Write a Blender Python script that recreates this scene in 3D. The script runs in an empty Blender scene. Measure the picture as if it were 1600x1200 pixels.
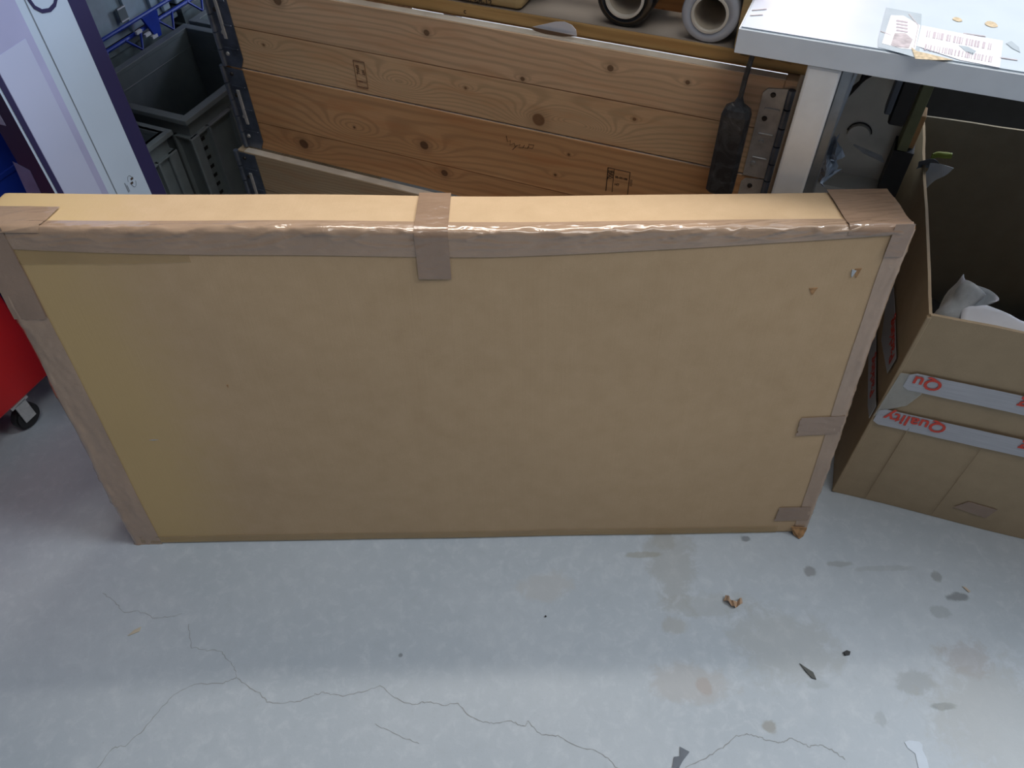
import bpy, bmesh, math, random
from mathutils import Vector, Matrix, noise
random.seed(7)
S = bpy.context.scene
COL = S.collection
PI = math.pi

# ------------------------------------------------------------------ camera
H, PITCH, FPX, ROLL = 1.36, math.radians(49), 1200.0, math.radians(1.1)
cf = Vector((0, math.cos(PITCH), -math.sin(PITCH)))
r0 = Vector((1, 0, 0)); u0 = Vector((0, math.sin(PITCH), math.cos(PITCH)))
cr = math.cos(ROLL)*r0 - math.sin(ROLL)*u0
cu = math.cos(ROLL)*u0 + math.sin(ROLL)*r0
CAM = Vector((0, 0, H))
cd = bpy.data.cameras.new('camera'); cam = bpy.data.objects.new('camera', cd); COL.objects.link(cam)
cam.matrix_world = Matrix(((cr.x, cu.x, -cf.x, 0), (cr.y, cu.y, -cf.y, 0), (cr.z, cu.z, -cf.z, H), (0, 0, 0, 1)))
cd.sensor_width = 36; cd.lens = 36*FPX/1600; cd.clip_start = .02
S.camera = cam

# ------------------------------------------------------------------ light
wd = bpy.data.worlds.new('world'); S.world = wd; wd.use_nodes = True
bg = wd.node_tree.nodes['Background']
bg.inputs[0].default_value = (.62, .74, 1.0, 1); bg.inputs[1].default_value = .10
def area(name, loc, target, sx, sy, power, col):
    l = bpy.data.lights.new(name, 'AREA'); l.shape = 'RECTANGLE'; l.size = sx; l.size_y = sy
    l.energy = power; l.color = col
    o = bpy.data.objects.new(name, l); COL.objects.link(o); o.location = loc
    o.rotation_euler = (Vector(target)-Vector(loc)).to_track_quat('-Z', 'Y').to_euler()
    return o
area('ceiling_lamp_strip', (-.25, 2.75, 4.2), (0, .7, 0), 1.7, .14, 48, (1.0, .93, .84))
area('ceiling_lamp_far', (.2, 4.7, 4.3), (.2, 1.0, 0), 5.5, 1.0, 215, (1.0, .95, .90))
area('fill_near', (.8, -.5, 4.2), (.3, .7, 0), 2.2, 1.2, 38, (1.0, .97, .93))  # fill added on the camera side to brighten planks and carton front
area('lamp_right', (3.0, .62, 3.5), (-.2, .55, 0), 1.3, 1.3, 82, (.88, .94, 1.0))
area('skylight', (2.2, 3.2, 5.0), (.2, .6, 0), 3.5, 2.5, 34, (.72, .85, 1.0))
area('window_light', (5.2, 3.6, 2.6), (-.6, 1.0, .5), 3.2, 1.8, 150, (.66, .80, 1.0))
area('far_lamp', (2.55, 6.6, 3.30), (.42, 1.15, .9), .5, .9, 26, (1.0, .55, .74))
vs = S.view_settings
vs.view_transform = 'Standard'; vs.look = 'None'; vs.gamma = 1; vs.use_curve_mapping = False; vs.exposure = 0.0

# ------------------------------------------------------------------ helpers
def at(px, py, P, n):
    """point where the sight line through a measured photo point meets a real plane"""
    d = cf + (px-800)/FPX*cr + (600-py)/FPX*cu
    P = Vector(P); n = Vector(n)
    return CAM + d*((P-CAM).dot(n)/d.dot(n))
def floor_at(px, py, z=0): return at(px, py, (0, 0, z), (0, 0, 1))

YAW = math.radians(23.5)
W = Vector((math.cos(YAW), -math.sin(YAW), 0)); N = Vector((math.sin(YAW), math.cos(YAW), 0))
def sn(s, n, z=0): return W*s + N*n + Vector((0, 0, z))

def thing(name, label, cat, loc=(0, 0, 0), rot=(0, 0, 0), group=None):
    o = bpy.data.objects.new(name, None); COL.objects.link(o)
    o.location = loc; o.rotation_euler = rot; o.empty_display_size = .05
    o['label'] = label; o['category'] = cat
    if group: o['group'] = group
    return o
def tag(o, label, cat, group=None):
    o['label'] = label; o['category'] = cat
    if group: o['group'] = group
    return o
def mk(name, bm, mat, parent=None, smooth=False, label=None):
    me = bpy.data.meshes.new(name); bm.normal_update(); bm.to_mesh(me); bm.free()
    if mat: me.materials.append(mat)
    if smooth:
        for p in me.polygons: p.use_smooth = True
    o = bpy.data.objects.new(name, me); COL.objects.link(o)
    if parent: o.parent = parent
    if label: o['label'] = label
    return o
def box(bm, lo, hi, bev=0, seg=1):
    c = [(a+b)/2 for a, b in zip(lo, hi)]; s = [abs(b-a) for a, b in zip(lo, hi)]
    g = bmesh.ops.create_cube(bm, size=1, matrix=Matrix.Translation(c) @ Matrix.Diagonal((*s, 1)))
    if bev:
        es = list({e for v in g['verts'] for e in v.link_edges})
        bmesh.ops.bevel(bm, geom=es, offset=bev, segments=seg, profile=.5, affect='EDGES')
def B(name, lo, hi, mat, parent=None, bev=0, seg=1, label=None):
    bm = bmesh.new(); box(bm, lo, hi, bev, seg); return mk(name, bm, mat, parent, label=label)
def tube(bm, pts, r, n=8, cap=True):
    pts = [Vector(p) for p in pts]; rings = []
    ref = None
    for i, p in enumerate(pts):
        t = (pts[min(i+1, len(pts)-1)] - pts[max(i-1, 0)]).normalized()
        if ref is None or abs(ref.dot(t)) > .95: ref = Vector((0, 0, 1)) if abs(t.z) < .9 else Vector((1, 0, 0))
        a = t.cross(ref).normalized(); b = t.cross(a)
        rr = r[i] if isinstance(r, (list, tuple)) else r
        rings.append([bm.verts.new(p + a*rr*math.cos(2*PI*k/n) + b*rr*math.sin(2*PI*k/n)) for k in range(n)])
    for q in range(len(rings)-1):
        for k in range(n): bm.faces.new((rings[q][k], rings[q][(k+1) % n], rings[q+1][(k+1) % n], rings[q+1][k]))
    if cap: bm.faces.new(rings[0][::-1]); bm.faces.new(rings[-1])
def lathe_y(bm, prof, n=48):
    """rings about the local y axis; prof = closed list of (radius, y)"""
    rings = [[bm.verts.new((r*math.cos(2*PI*k/n), y, r*math.sin(2*PI*k/n))) for k in range(n)] for r, y in prof]
    m = len(rings)
    for q in range(m):
        A, Bq = rings[q], rings[(q+1) % m]
        for k in range(n): bm.faces.new((A[k], A[(k+1) % n], Bq[(k+1) % n], Bq[k]))
def slab(bm, pts, nrm, th):
    """flat outline (world/local points) given a real thickness along nrm"""
    nrm = Vector(nrm).normalized()
    a = [bm.verts.new(Vector(p)) for p in pts]; b = [bm.verts.new(Vector(p)+nrm*th) for p in pts]
    bm.faces.new(a[::-1]); bm.faces.new(b)
    for i in range(len(a)): j = (i+1) % len(a); bm.faces.new((a[i], a[j], b[j], b[i]))
def grid_surf(bm, f, nu, nv, th=0):
    vs_ = [[bm.verts.new(f(i/nu, j/nv)) for j in range(nv+1)] for i in range(nu+1)]
    for i in range(nu):
        for j in range(nv): bm.faces.new((vs_[i][j], vs_[i+1][j], vs_[i+1][j+1], vs_[i][j+1]))
    if th: 
        bm.normal_update(); bmesh.ops.solidify(bm, geom=bm.faces[:], thickness=th)
def text_mesh(s, size, th=.0002, bold=0):
    c = bpy.data.curves.new('txt', 'FONT'); c.body = s; c.size = size; c.extrude = th; c.offset = bold
    c.align_x = 'LEFT'; c.resolution_u = 3
    o = bpy.data.objects.new('txt', c); COL.objects.link(o)
    dg = bpy.context.evaluated_depsgraph_get()
    me = bpy.data.meshes.new_from_object(o.evaluated_get(dg)); bpy.data.objects.remove(o); return me
def text(name, s, size, M, mat, parent, th=.0002, bold=0, sx=1):
    """M: local matrix, letters lie in its xy plane"""
    me = text_mesh(s, size, th, bold); me.transform(M @ Matrix.Diagonal((sx, 1, 1, 1))); me.materials.clear(); me.materials.append(mat)
    o = bpy.data.objects.new(name, me); COL.objects.link(o); o.parent = parent; return o
def frame(o, x, y, z):
    x, y, z = Vector(x), Vector(y), Vector(z)
    return Matrix(((x.x, y.x, z.x, o[0]), (x.y, y.y, z.y, o[1]), (x.z, y.z, z.z, o[2]), (0, 0, 0, 1)))

# ------------------------------------------------------------------ materials
class Mat:
    def __init__(s, name, rough=.6, metal=0, spec=.5, coat=0):
        s.m = bpy.data.materials.new(name); s.m.use_nodes = True; s.nt = s.m.node_tree
        s.b = s.nt.nodes['Principled BSDF']; s.b.inputs['Roughness'].default_value = rough
        s.b.inputs['Metallic'].default_value = metal; s.b.inputs['Specular IOR Level'].default_value = spec
        s.b.inputs['Coat Weight'].default_value = coat; s.b.inputs['Coat Roughness'].default_value = .12
        s.co = s.nt.nodes.new('ShaderNodeTexCoord').outputs['Object']
    def n(s, t, **k):
        x = s.nt.nodes.new(t)
        for a, v in k.items():
            if a.startswith('i_'): 
                key = a[2:]; x.inputs[int(key) if key.isdigit() else key].default_value = v
            else: setattr(x, a, v)
        return x
    def l(s, a, b): s.nt.links.new(a, b)
    def math(s, op, a, b=None, c=None):
        x = s.n('ShaderNodeMath', operation=op)
        for i, v in enumerate((a, b, c)):
            if v is None: continue
            if isinstance(v, (int, float)): x.inputs[i].default_value = v
            else: s.l(v, x.inputs[i])
        return x.outputs[0]
    def scale(s, vec, sc):
        x = s.n('ShaderNodeVectorMath', operation='MULTIPLY'); s.l(vec, x.inputs[0]); x.inputs[1].default_value = sc; return x.outputs[0]
    def noise(s, scale=5, detail=4, rough=.5, vec=None, dist=0):
        x = s.n('ShaderNodeTexNoise'); x.inputs['Scale'].default_value = scale; x.inputs['Detail'].default_value = detail
        x.inputs['Roughness'].default_value = rough; x.inputs['Distortion'].default_value = dist
        s.l(vec if vec is not None else s.co, x.inputs['Vector']); return x.outputs['Fac']
    def ramp(s, f, stops):
        x = s.n('ShaderNodeValToRGB'); e = x.color_ramp.elements
        while len(e) < len(stops): e.new(.5)
        for q, (p, c) in zip(e, stops): q.position = p; q.color = (*c, 1) if len(c) == 3 else c
        s.l(f, x.inputs[0]); return x.outputs[0]
    def rng(s, f, a, b, c=0, d=1, smooth=False):
        x = s.n('ShaderNodeMapRange'); x.inputs[1].default_value = a; x.inputs[2].default_value = b
        x.inputs[3].default_value = c; x.inputs[4].default_value = d
        if smooth: x.interpolation_type = 'SMOOTHSTEP'
        s.l(f, x.inputs[0]); return x.outputs[0]
    def mix(s, f, a, b, mode='MIX'):
        x = s.n('ShaderNodeMix', data_type='RGBA', blend_type=mode)
        for i, v in ((0, f), (6, a), (7, b)):
            if isinstance(v, (int, float)): x.inputs[i].default_value = v
            elif isinstance(v, tuple): x.inputs[i].default_value = (*v, 1)
            else: s.l(v, x.inputs[i])
        return x.outputs[2]
    def col(s, c):
        if isinstance(c, tuple): s.b.inputs['Base Color'].default_value = (*c, 1)
        else: s.l(c, s.b.inputs['Base Color'])
        return s
    def bump(s, f, st=.3, dist=.001):
        x = s.n('ShaderNodeBump'); x.inputs['Strength'].default_value = st; x.inputs['Distance'].default_value = dist
        s.l(f, x.inputs['Height']); s.l(x.outputs[0], s.b.inputs['Normal']); return s
    def sep(s):
        x = s.n('ShaderNodeSeparateXYZ'); s.l(s.co, x.inputs[0]); return x.outputs
    def ell(s, cx, cy, rx, ry, warp=None, k=0, soft=.3, axes=(0, 1)):
        """soft ellipse mask, edge bent by a noise value"""
        o = s.sep()
        dx = s.math('DIVIDE', s.math('SUBTRACT', o[axes[0]], cx), rx); dy = s.math('DIVIDE', s.math('SUBTRACT', o[axes[1]], cy), ry)
        d = s.math('SQRT', s.math('ADD', s.math('MULTIPLY', dx, dx), s.math('MULTIPLY', dy, dy)))
        if warp is not None: d = s.math('ADD', d, s.math('MULTIPLY', s.math('SUBTRACT', warp, .5), k))
        return s.rng(d, 1-soft, 1+soft, 1, 0, True)

def simple(name, c, rough=.5, metal=0, var=.12, scale=30, spec=.5, coat=0, bump=0):
    m = Mat(name, rough, metal, spec, coat)
    f = m.noise(scale, 4)
    d = tuple(max(0, x*(1-var)) for x in c); e = tuple(min(1, x*(1+var)) for x in c)
    m.col(m.ramp(f, [(.3, d), (.7, e)]))
    if bump: m.bump(f, bump)
    return m.m

def cardboard(name, a, b, yellow=None, flute=(1, 0, 0)):
    m = Mat(name, .82, spec=.25)
    fine = m.noise(900, 3, .6); mid = m.noise(26, 5, .55); big = m.noise(2.2, 3)
    c = m.ramp(mid, [(.25, a), (.75, b)])
    c = m.mix(m.rng(fine, .3, .7, 0, .22), c, tuple(x*.62 for x in a))
    c = m.mix(m.rng(big, .4, .62, 0, .12), c, tuple(x*1.12 for x in b))
    if yellow: c = m.mix(m.ell(*yellow, warp=mid, k=.5, soft=.6, axes=(0, 2)), c, (b[0]*1.0, b[1]*1.0, b[2]*.80))
    sc = m.scale(m.co, tuple(9 if q else 240 for q in (0, 0, 0)) if False else (240*flute[0]+4, 4, 240*flute[2]+4))
    fl = m.noise(1.0, 2, .5, vec=sc)
    m.col(c); m.bump(m.math('ADD', m.math('MULTIPLY', fl, .5), m.math('MULTIPLY', fine, .35)), .25, .0012)
    return m.m

def wood(name, a, b, dark, knots=(), seed=0, freq=1.0, gray=None):
    """pine: grain runs along local x, bends round knots given as (x, z, r, reach)"""
    m = Mat(name, .62, spec=.3); o = m.sep()
    z = o[2]
    wob = m.noise(1, 3, .5, vec=m.scale(m.co, (2.2, 2, 9)))
    zz = m.math('ADD', z, m.math('MULTIPLY', m.math('SUBTRACT', wob, .5), .05)); kd = None
    for (kx, kz, kr, reach) in knots:
        dx = m.math('SUBTRACT', o[0], kx); dz = m.math('SUBTRACT', z, kz)
        q = m.math('ADD', m.math('POWER', m.math('DIVIDE', dx, reach*2.6), 2), m.math('POWER', m.math('DIVIDE', dz, reach), 2))
        zz = m.math('ADD', zz, m.math('MULTIPLY', m.math('DIVIDE', 1.0, m.math('ADD', q, .25)), .020*reach/.03))
        d = m.math('SQRT', m.math('ADD', m.math('MULTIPLY', dx, dx), m.math('MULTIPLY', dz, dz)))
        k = m.math('MAXIMUM', m.rng(d, kr*.75, kr*1.15, 1, 0, True), m.math('MULTIPLY', m.rng(d, kr, kr*2.6, 1, 0, True), .28))
        core = m.rng(d, kr*.35, kr*.8, .97, 1, True)
        k = m.math('MULTIPLY', k, core); kd = k if kd is None else m.math('MAXIMUM', kd, k)
    cmb = m.n('ShaderNodeCombineXYZ'); m.l(m.math('MULTIPLY', o[0], .5), cmb.inputs[0]); m.l(m.math('ADD', o[1], seed*1.7), cmb.inputs[1]); m.l(zz, cmb.inputs[2])
    w = m.n('ShaderNodeTexWave', wave_type='BANDS', bands_direction='Z'); w.inputs['Scale'].default_value = 26*freq
    w.inputs['Distortion'].default_value = 2.2; w.inputs['Detail'].default_value = 2.5; w.inputs['Detail Scale'].default_value = .7
    m.l(cmb.outputs[0], w.inputs['Vector'])
    fib = m.noise(1, 5, .65, vec=m.scale(m.co, (4, 200, 330)))
    red = m.noise(1, 4, .55, vec=m.scale(m.co, (5, 5, 30)))
    big = m.noise(1, 3, .5, vec=m.scale(m.co, (3, 5, 14)))
    c = m.mix(m.rng(big, .32, .68), a, b)
    c = m.mix(m.math('MULTIPLY', m.rng(w.outputs['Fac'], .45, 1), .52), c, tuple(x*.66 for x in a))
    c = m.mix(m.math('MULTIPLY', m.rng(fib, .4, .75), .38), c, tuple(x*.7 for x in a))
    if not gray: c = m.mix(m.rng(red, .5, .7, 0, .55), c, (a[0]*.92, a[1]*.72, a[2]*.6))
    if gray: c = m.mix(m.rng(m.noise(7, 4), .35, .65, .3, 1), c, gray)
    if kd is not None: c = m.mix(m.math('MULTIPLY', kd, .85), c, dark)
    m.col(c); m.bump(m.math('ADD', fib, m.math('MULTIPLY', w.outputs['Fac'], .3)), .18, .0008)
    return m.m

# floor ---------------------------------------------------------------
fm = Mat('polished_concrete', .42, spec=.5)
n1 = fm.noise(3.0, 5, .6); n2 = fm.noise(38, 6, .68, dist=.4); n3 = fm.noise(230, 3, .6); n4 = fm.noise(11, 4, .6)
c = fm.ramp(n1, [(.3, (.40, .455, .505)), (.7, (.47, .52, .565))])
c = fm.mix(fm.rng(n2, .5, .72, 0, .42), c, (.60, .645, .68))
c = fm.mix(fm.rng(n2, .28, .44, .28, 0), c, (.36, .40, .43))
c = fm.mix(fm.rng(n3, .62, .72, 0, .3), c, (.33, .36, .38))
def P(x, y): q = floor_at(x, y); return q.x, q.y
stains = [  # photo place of each stain, half-sizes in metres, colour, strength
    (1050, 880, .045, .085, (.25, .245, .215), .40), (1005, 867, .035, .006, (.23, .22, .17), .55), (1225, 1010, .085, .07, (.28, .285, .265), .42),
    (1100, 945, .09, .02, (.27, .27, .245), .3), (1080, 1070, .07, .035, (.31, .28, .25), .40), (1101, 1073, .012, .014, (.27, .20, .16), .45), (1203, 1137, .011, .010, (.20, .19, .16), .75),
    (1463, 900, .010, .013, (.16, .17, .17), .7), (1497, 932, .019, .009, (.10, .11, .115), .8), (1470, 957, .014, .010, (.19, .21, .22), .5),
    (1266, 893, .012, .009, (.14, .14, .14), .7), (1310, 881, .028, .006, (.21, .22, .22), .6), (1474, 1104, .022, .006, (.12, .14, .14), .8),
    (1430, 1065, .03, .02, (.22, .235, .24), .6), (1580, 1130, .12, .11, (.30, .30, .28), .5), (1515, 1030, .04, .03, (.27, .24, .23), .5),
    (1165, 842, .009, .007, (.10, .11, .12), .8), (1055, 980, .022, .016, (.27, .26, .23), .5), (1375, 1125, .012, .012, (.22, .24, .25), .5), (626, 1024, .004, .004, (.1, .11, .12), .8),
    (1040, 845, .02, .02, (.26, .25, .22), .4), (1385, 888, .06, .006, (.22, .23, .235), .35), (850, 915, .05, .03, (.36, .36, .35), .5), (1275, 1070, .02, .01, (.2, .22, .22), .35)]
for sx_, sy_, rx, ry, cc, st in stains:
    x, y = P(sx_, sy_)
    cc = tuple(v*1.3 for v in cc)
    c = fm.mix(fm.math('MULTIPLY', fm.ell(x, y, rx, ry, warp=fm.math('ADD', fm.math('MULTIPLY', n2, .5), fm.math('MULTIPLY', n4, .5)), k=3.2, soft=.28), st*.85), c, cc)
fm.col(c); fm.l(fm.rng(n2, .3, .7, .36, .56), fm.b.inputs['Roughness'])
fm.bump(fm.math('ADD', n2, fm.math('MULTIPLY', n3, .4)), .12, .002)

CB = cardboard('kraft_cardboard', (.545, .378, .220), (.61, .432, .260), yellow=(.02, .3, .17, .6))
CB2 = cardboard('kraft_cardboard_carton', (.42, .315, .195), (.48, .36, .225))
CBD = cardboard('cardboard_shaded', (.25, .225, .17), (.30, .27, .205))  # darker copy of the cardboard, shade inside the open carton put into the colour
CBT = simple('torn_cardboard', (.36, .20, .09), .9, var=.35, scale=120)
def tape_mat(name, c, rough=.3, alpha=1):
    m = Mat(name, rough, spec=.5, coat=.8); m.b.inputs['Coat Roughness'].default_value = .05
    f = m.noise(1, 4, .6, vec=m.scale(m.co, (110, 110, 110))); g = m.noise(14, 3)
    cc = m.ramp(g, [(.3, tuple(x*.9 for x in c)), (.7, tuple(x*1.1 for x in c))])
    cc = m.mix(m.rng(f, .55, .75, 0, .18), cc, tuple(min(1, x*1.35) for x in c))
    wr_ = m.noise(1, 4, .6, vec=m.scale(m.co, (55, 75, 120)), dist=1.0)
    m.col(cc); m.bump(m.math('ADD', m.rng(wr_, .50, .64, 0, .6), m.math('MULTIPLY', m.noise(90, 3, .55), .8)), .18, .0016); m.b.inputs['Alpha'].default_value = alpha
    return m.m
TAPE = tape_mat('brown_packing_tape', (.42, .285, .19), .13)
TAPE2 = tape_mat('brown_tape_dark', (.32, .21, .14), .16)
TAPEC = tape_mat('clear_amber_tape', (.52, .36, .16), .22, .45)
TAPEF = tape_mat('clear_film_tape', (.62, .63, .58), .2, .35)
WTAPE = Mat('white_printed_tape', .35, spec=.5)
g = WTAPE.noise(1, 3, .5, vec=WTAPE.scale(WTAPE.co, (14, 14, 500)))
WTAPE.col(WTAPE.ramp(g, [(.3, (.45, .45, .475)), (.7, (.55, .55, .575))])); WTAPE.bump(WTAPE.noise(60, 3), .15); WTAPE = WTAPE.m
REDINK = simple('red_print', (.75, .06, .03), .45)
INK = simple('black_ink', (.045, .03, .02), .7, var=.4, scale=300)
INKB = simple('blurred_brown_ink', (.20, .11, .06), .8, var=.4, scale=400)
PAPER = simple('white_paper', (.78, .80, .86), .7, var=.04, bump=.1)
PAPERG = simple('grey_plastic_film', (.45, .48, .50), .35, var=.2, scale=50, bump=.2)
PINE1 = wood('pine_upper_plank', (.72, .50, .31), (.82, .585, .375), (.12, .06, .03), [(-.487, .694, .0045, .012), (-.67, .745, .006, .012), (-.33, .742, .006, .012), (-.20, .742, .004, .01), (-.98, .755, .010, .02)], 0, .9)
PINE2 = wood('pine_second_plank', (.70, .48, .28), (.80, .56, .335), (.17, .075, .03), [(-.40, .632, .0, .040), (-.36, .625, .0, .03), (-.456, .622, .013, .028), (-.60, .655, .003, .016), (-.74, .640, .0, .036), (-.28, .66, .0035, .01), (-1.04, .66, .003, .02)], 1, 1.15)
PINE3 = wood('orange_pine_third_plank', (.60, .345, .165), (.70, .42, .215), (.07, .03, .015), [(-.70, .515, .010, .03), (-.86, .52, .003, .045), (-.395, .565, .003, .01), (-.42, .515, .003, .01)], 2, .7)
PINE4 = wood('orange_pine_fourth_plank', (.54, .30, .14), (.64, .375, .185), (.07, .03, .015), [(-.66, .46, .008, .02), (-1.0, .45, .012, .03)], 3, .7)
PINE5 = wood('pale_pine_low_plank', (.44, .34, .22), (.52, .41, .27), (.15, .08, .04), [(-.85, .34, .004, .01)], 4, 1.6)
PEDGE = wood('sawn_pine_edge', (.78, .70, .58), (.86, .80, .69), (.3, .2, .1), (), 5, 2)
PALB = wood('golden_pallet_board', (.47, .28, .10), (.56, .36, .15), (.16, .08, .03), (), 6, .6)
PALT = wood('dusty_board_top', (.36, .28, .20), (.44, .36, .28), (.2, .15, .1), (), 7, .8, gray=(.33, .29, .25))
BLOCK = wood('pressed_wood_block', (.46, .34, .16), (.53, .40, .20), (.2, .1, .05), (), 8, .3)
GALV = Mat('galvanised_steel', .42, metal=.3, spec=.5)
g = GALV.noise(60, 4, .6); GALV.col(GALV.ramp(g, [(.3, (.42, .43, .43)), (.7, (.58, .58, .57))])); GALV.bump(g, .15); GALV = GALV.m
GALVD = simple('blue_tarnished_steel', (.15, .18, .235), .38, metal=.7, var=.3)
DARKM = simple('dark_rivet', (.05, .045, .04), .5, metal=.5)
TABLE = Mat('white_laminate', .28, spec=.14)
g = TABLE.noise(18, 4); TABLE.col(TABLE.ramp(g, [(.3, (.50, .565, .62)), (.7, (.53, .595, .65))])); TABLE = TABLE.m
EBLIT = simple('lit_edge_white', (.80, .85, .90), .4, var=.03)  # lighter than the tabletop, brightness of the front edge put into the colour
LEGW = simple('white_powder_coat', (.90, .90, .88), .4, var=.05)
LEGG = simple('grey_inner_column', (.20, .22, .24), .35, metal=.5, var=.2)
BLACKP = Mat('dusty_black_plastic', .45, spec=.4)
g = BLACKP.noise(38, 5, .6, dist=1.2); BLACKP.col(BLACKP.ramp(g, [(.45, (.022, .024, .028)), (.62, (.05, .055, .062)), (.8, (.16, .17, .18))])); BLACKP = BLACKP.m
BLACK = simple('black_rubber', (.012, .012, .013), .5, var=.3)
BLACKW = simple('black_stretch_film', (.008, .008, .009), .22, var=.3)
CLEARW = simple('clear_stretch_film', (.44, .47, .53), .3, var=.08, scale=8)
CORE = simple('card_core', (.66, .62, .54), .75, var=.08)
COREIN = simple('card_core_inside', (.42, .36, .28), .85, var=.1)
CRATE = simple('grey_crate_plastic', (.19, .23, .245), .45, var=.08)
CRATEB = simple('blue_grey_crate_plastic', (.44, .55, .64), .45, var=.08)
BLUEP = simple('blue_plastic', (.012, .045, .42), .35, var=.1)
RED = simple('red_paint', (.55, .012, .014), .4, var=.05, scale=6)
NAVY = simple('navy_print', (.020, .018, .075), .55, var=.1, scale=8)
SILV = simple('pale_blue_print', (.45, .55, .68), .35, var=.04, scale=8)
LAV = simple('lavender_print', (.36, .38, .58), .38, var=.12, scale=5)
LAVL = simple('light_lavender_print', (.43, .48, .66), .38, var=.04, scale=5)
LINE = simple('thin_dark_line', (.15, .18, .22), .5)
MACH = simple('grey_machine_panel', (.82, .82, .76), .45, metal=.2, var=.12, scale=12)
OLIVE = simple('olive_board', (.22, .23, .12), .7, var=.15)
ORNG = simple('orange_wood', (.55, .30, .13), .7, var=.15)
GREENP = simple('yellow_green_scrap', (.22, .28, .03), .5)
GREYP = simple('grey_paper_scrap', (.12, .14, .17), .6, var=.2)
PALEP = simple('pale_torn_label', (.55, .62, .70), .5, var=.05)

# ------------------------------------------------------------------ floor
fl = B('floor', (-6, -4, -.05), (6, 9, 0), fm.m); fl['kind'] = 'structure'
CR = Mat('crack_line', .9); CR.col((.29, .30, .30)); CR = CR.m
cracks = [
 [(152,1200),(177,1169),(195,1165),(220,1145),(245,1115),(260,1097),(280,1080),(305,1070),(350,1067),(369,1060),(392,1075),(405,1083),(417,1097),(445,1098),(470,1095),(490,1086),(505,1082),(520,1086),(540,1087),(570,1080),(595,1072),(615,1090),(645,1102),(658,1098),(670,1097),(690,1102),(715,1099),(735,1120),(755,1129),(770,1130),(800,1127),(812,1134),(822,1133),(826,1126),(840,1145),(858,1150),(875,1150),(900,1165),(930,1172),(950,1186),(965,1200)],
 [(369,1060),(367,1042),(355,1030),(345,1017),(320,1016),(300,1012),(296,995),(295,975)],
 [(285,960),(262,964),(240,965),(215,955),(192,957),(180,940),(160,927)],
 [(1070,1200),(1110,1180),(1130,1168),(1150,1150),(1165,1147),(1180,1150),(1198,1156),(1215,1160),(1225,1159),(1235,1152),(1250,1160),(1265,1167),(1282,1164),(1300,1172),(1320,1187)],
 [(585,1132),(610,1143),(635,1154),(655,1162)]]
for pl in cracks:
    bm = bmesh.new(); pts = []
    for a, b in zip(pl[:-1], pl[1:]):
        A, Bq = floor_at(*a), floor_at(*b)
        for k in range(5):
            q = A.lerp(Bq, k/5); q.x += random.uniform(-1, 1)*.0016; q.y += random.uniform(-1, 1)*.0016; pts.append(q)
    pts.append(floor_at(*pl[-1])); prev = None
    wmax = .0008 if len(pl) > 12 else .0006
    for i, q in enumerate(pts):
        t = (pts[min(i+1, len(pts)-1)]-pts[max(0, i-1)]).normalized(); nn = Vector((-t.y, t.x, 0))
        w_ = wmax*random.uniform(.4, 1.0)
        cur = (bm.verts.new(q+nn*w_+Vector((0, 0, .0004))), bm.verts.new(q-nn*w_+Vector((0, 0, .0004))))
        if prev: bm.faces.new((prev[0], cur[0], cur[1], prev[1]))
        prev = cur
    mk('crack', bm, CR, fl)

# ------------------------------------------------------------------ the big flat carton
BW = 1.337; TH = .110; LEAN = math.radians(8)
big = thing('flat_carton', 'large flat brown cardboard carton leaning upright, edges sealed with wrinkled brown tape', 'cardboard box',
            (-.759, .777, .0), (-LEAN, 0, math.radians(-.13)))
def hgt(x): t = x/BW; return .712 - .024*t - .004*math.sin(PI*t)
RE = .007
def bigsurf(x, y, z):
    """deform of the ideal carton: x 0..BW, y 0 (front)..TH, z as fraction 0..1 of the height"""
    h = hgt(x); t = x/BW
    bul = -.007*math.sin(PI*min(max(t, 0), 1))*math.sin(PI*min(max(z, 0), 1))*(1-min(y/TH, 1))
    dip = -.004*math.exp(-((t-.55)/.22)**2)*max(0, z-.9)*10
    skew = .010*t*z if False else 0
    xx = x + (.004*math.sin(5*z+1) + .003*noise.noise(Vector((0, y*20, z*6))))*(1 if t > .5 else -1)*abs(2*t-1)**6
    zz = z*h + dip*.6 + .0025*noise.noise(Vector((x*3.1, 0, 4)))*z
    return Vector((xx, y+bul+.002*noise.noise(Vector((x*4, z*4, 2)))*(y < TH/2), zz))
bm = bmesh.new()
xs = [0, .004, .010] + [BW*k/40 for k in range(1, 40)] + [BW-.010, BW-.004, BW]
ys = [0, .004, .010, .03, .05, TH-.01, TH-.004, TH]
zs = [0, .006, .014] + [k/20 for k in range(1, 20)] + [.986, .994, 1]
def rnd(x, y, z, Hh=.7):
    X = Vector((x, y, z*Hh)); lo = Vector((RE, RE, RE)); hi = Vector((BW-RE, TH-RE, Hh-RE))
    c_ = Vector([min(max(X[i], lo[i]), hi[i]) for i in range(3)]); d = X-c_
    if d.length > RE: X = c_ + d.normalized()*RE
    return X.x, X.y, X.z/Hh
vd = {}
def V(i, j, k):
    if (i, j, k) not in vd: vd[(i, j, k)] = bm.verts.new(bigsurf(*rnd(xs[i], ys[j], zs[k])))
    return vd[(i, j, k)]
I, J, K = len(xs)-1, len(ys)-1, len(zs)-1
for i in range(I):
    for k in range(K):
        bm.faces.new((V(i, 0, k), V(i+1, 0, k), V(i+1, 0, k+1), V(i, 0, k+1))); bm.faces.new((V(i, J, k), V(i, J, k+1), V(i+1, J, k+1), V(i+1, J, k)))
    for j in range(J):
        bm.faces.new((V(i, j, K), V(i+1, j, K), V(i+1, j+1, K), V(i, j+1, K))); bm.faces.new((V(i, j, 0), V(i, j+1, 0), V(i+1, j+1, 0), V(i+1, j, 0)))
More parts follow.
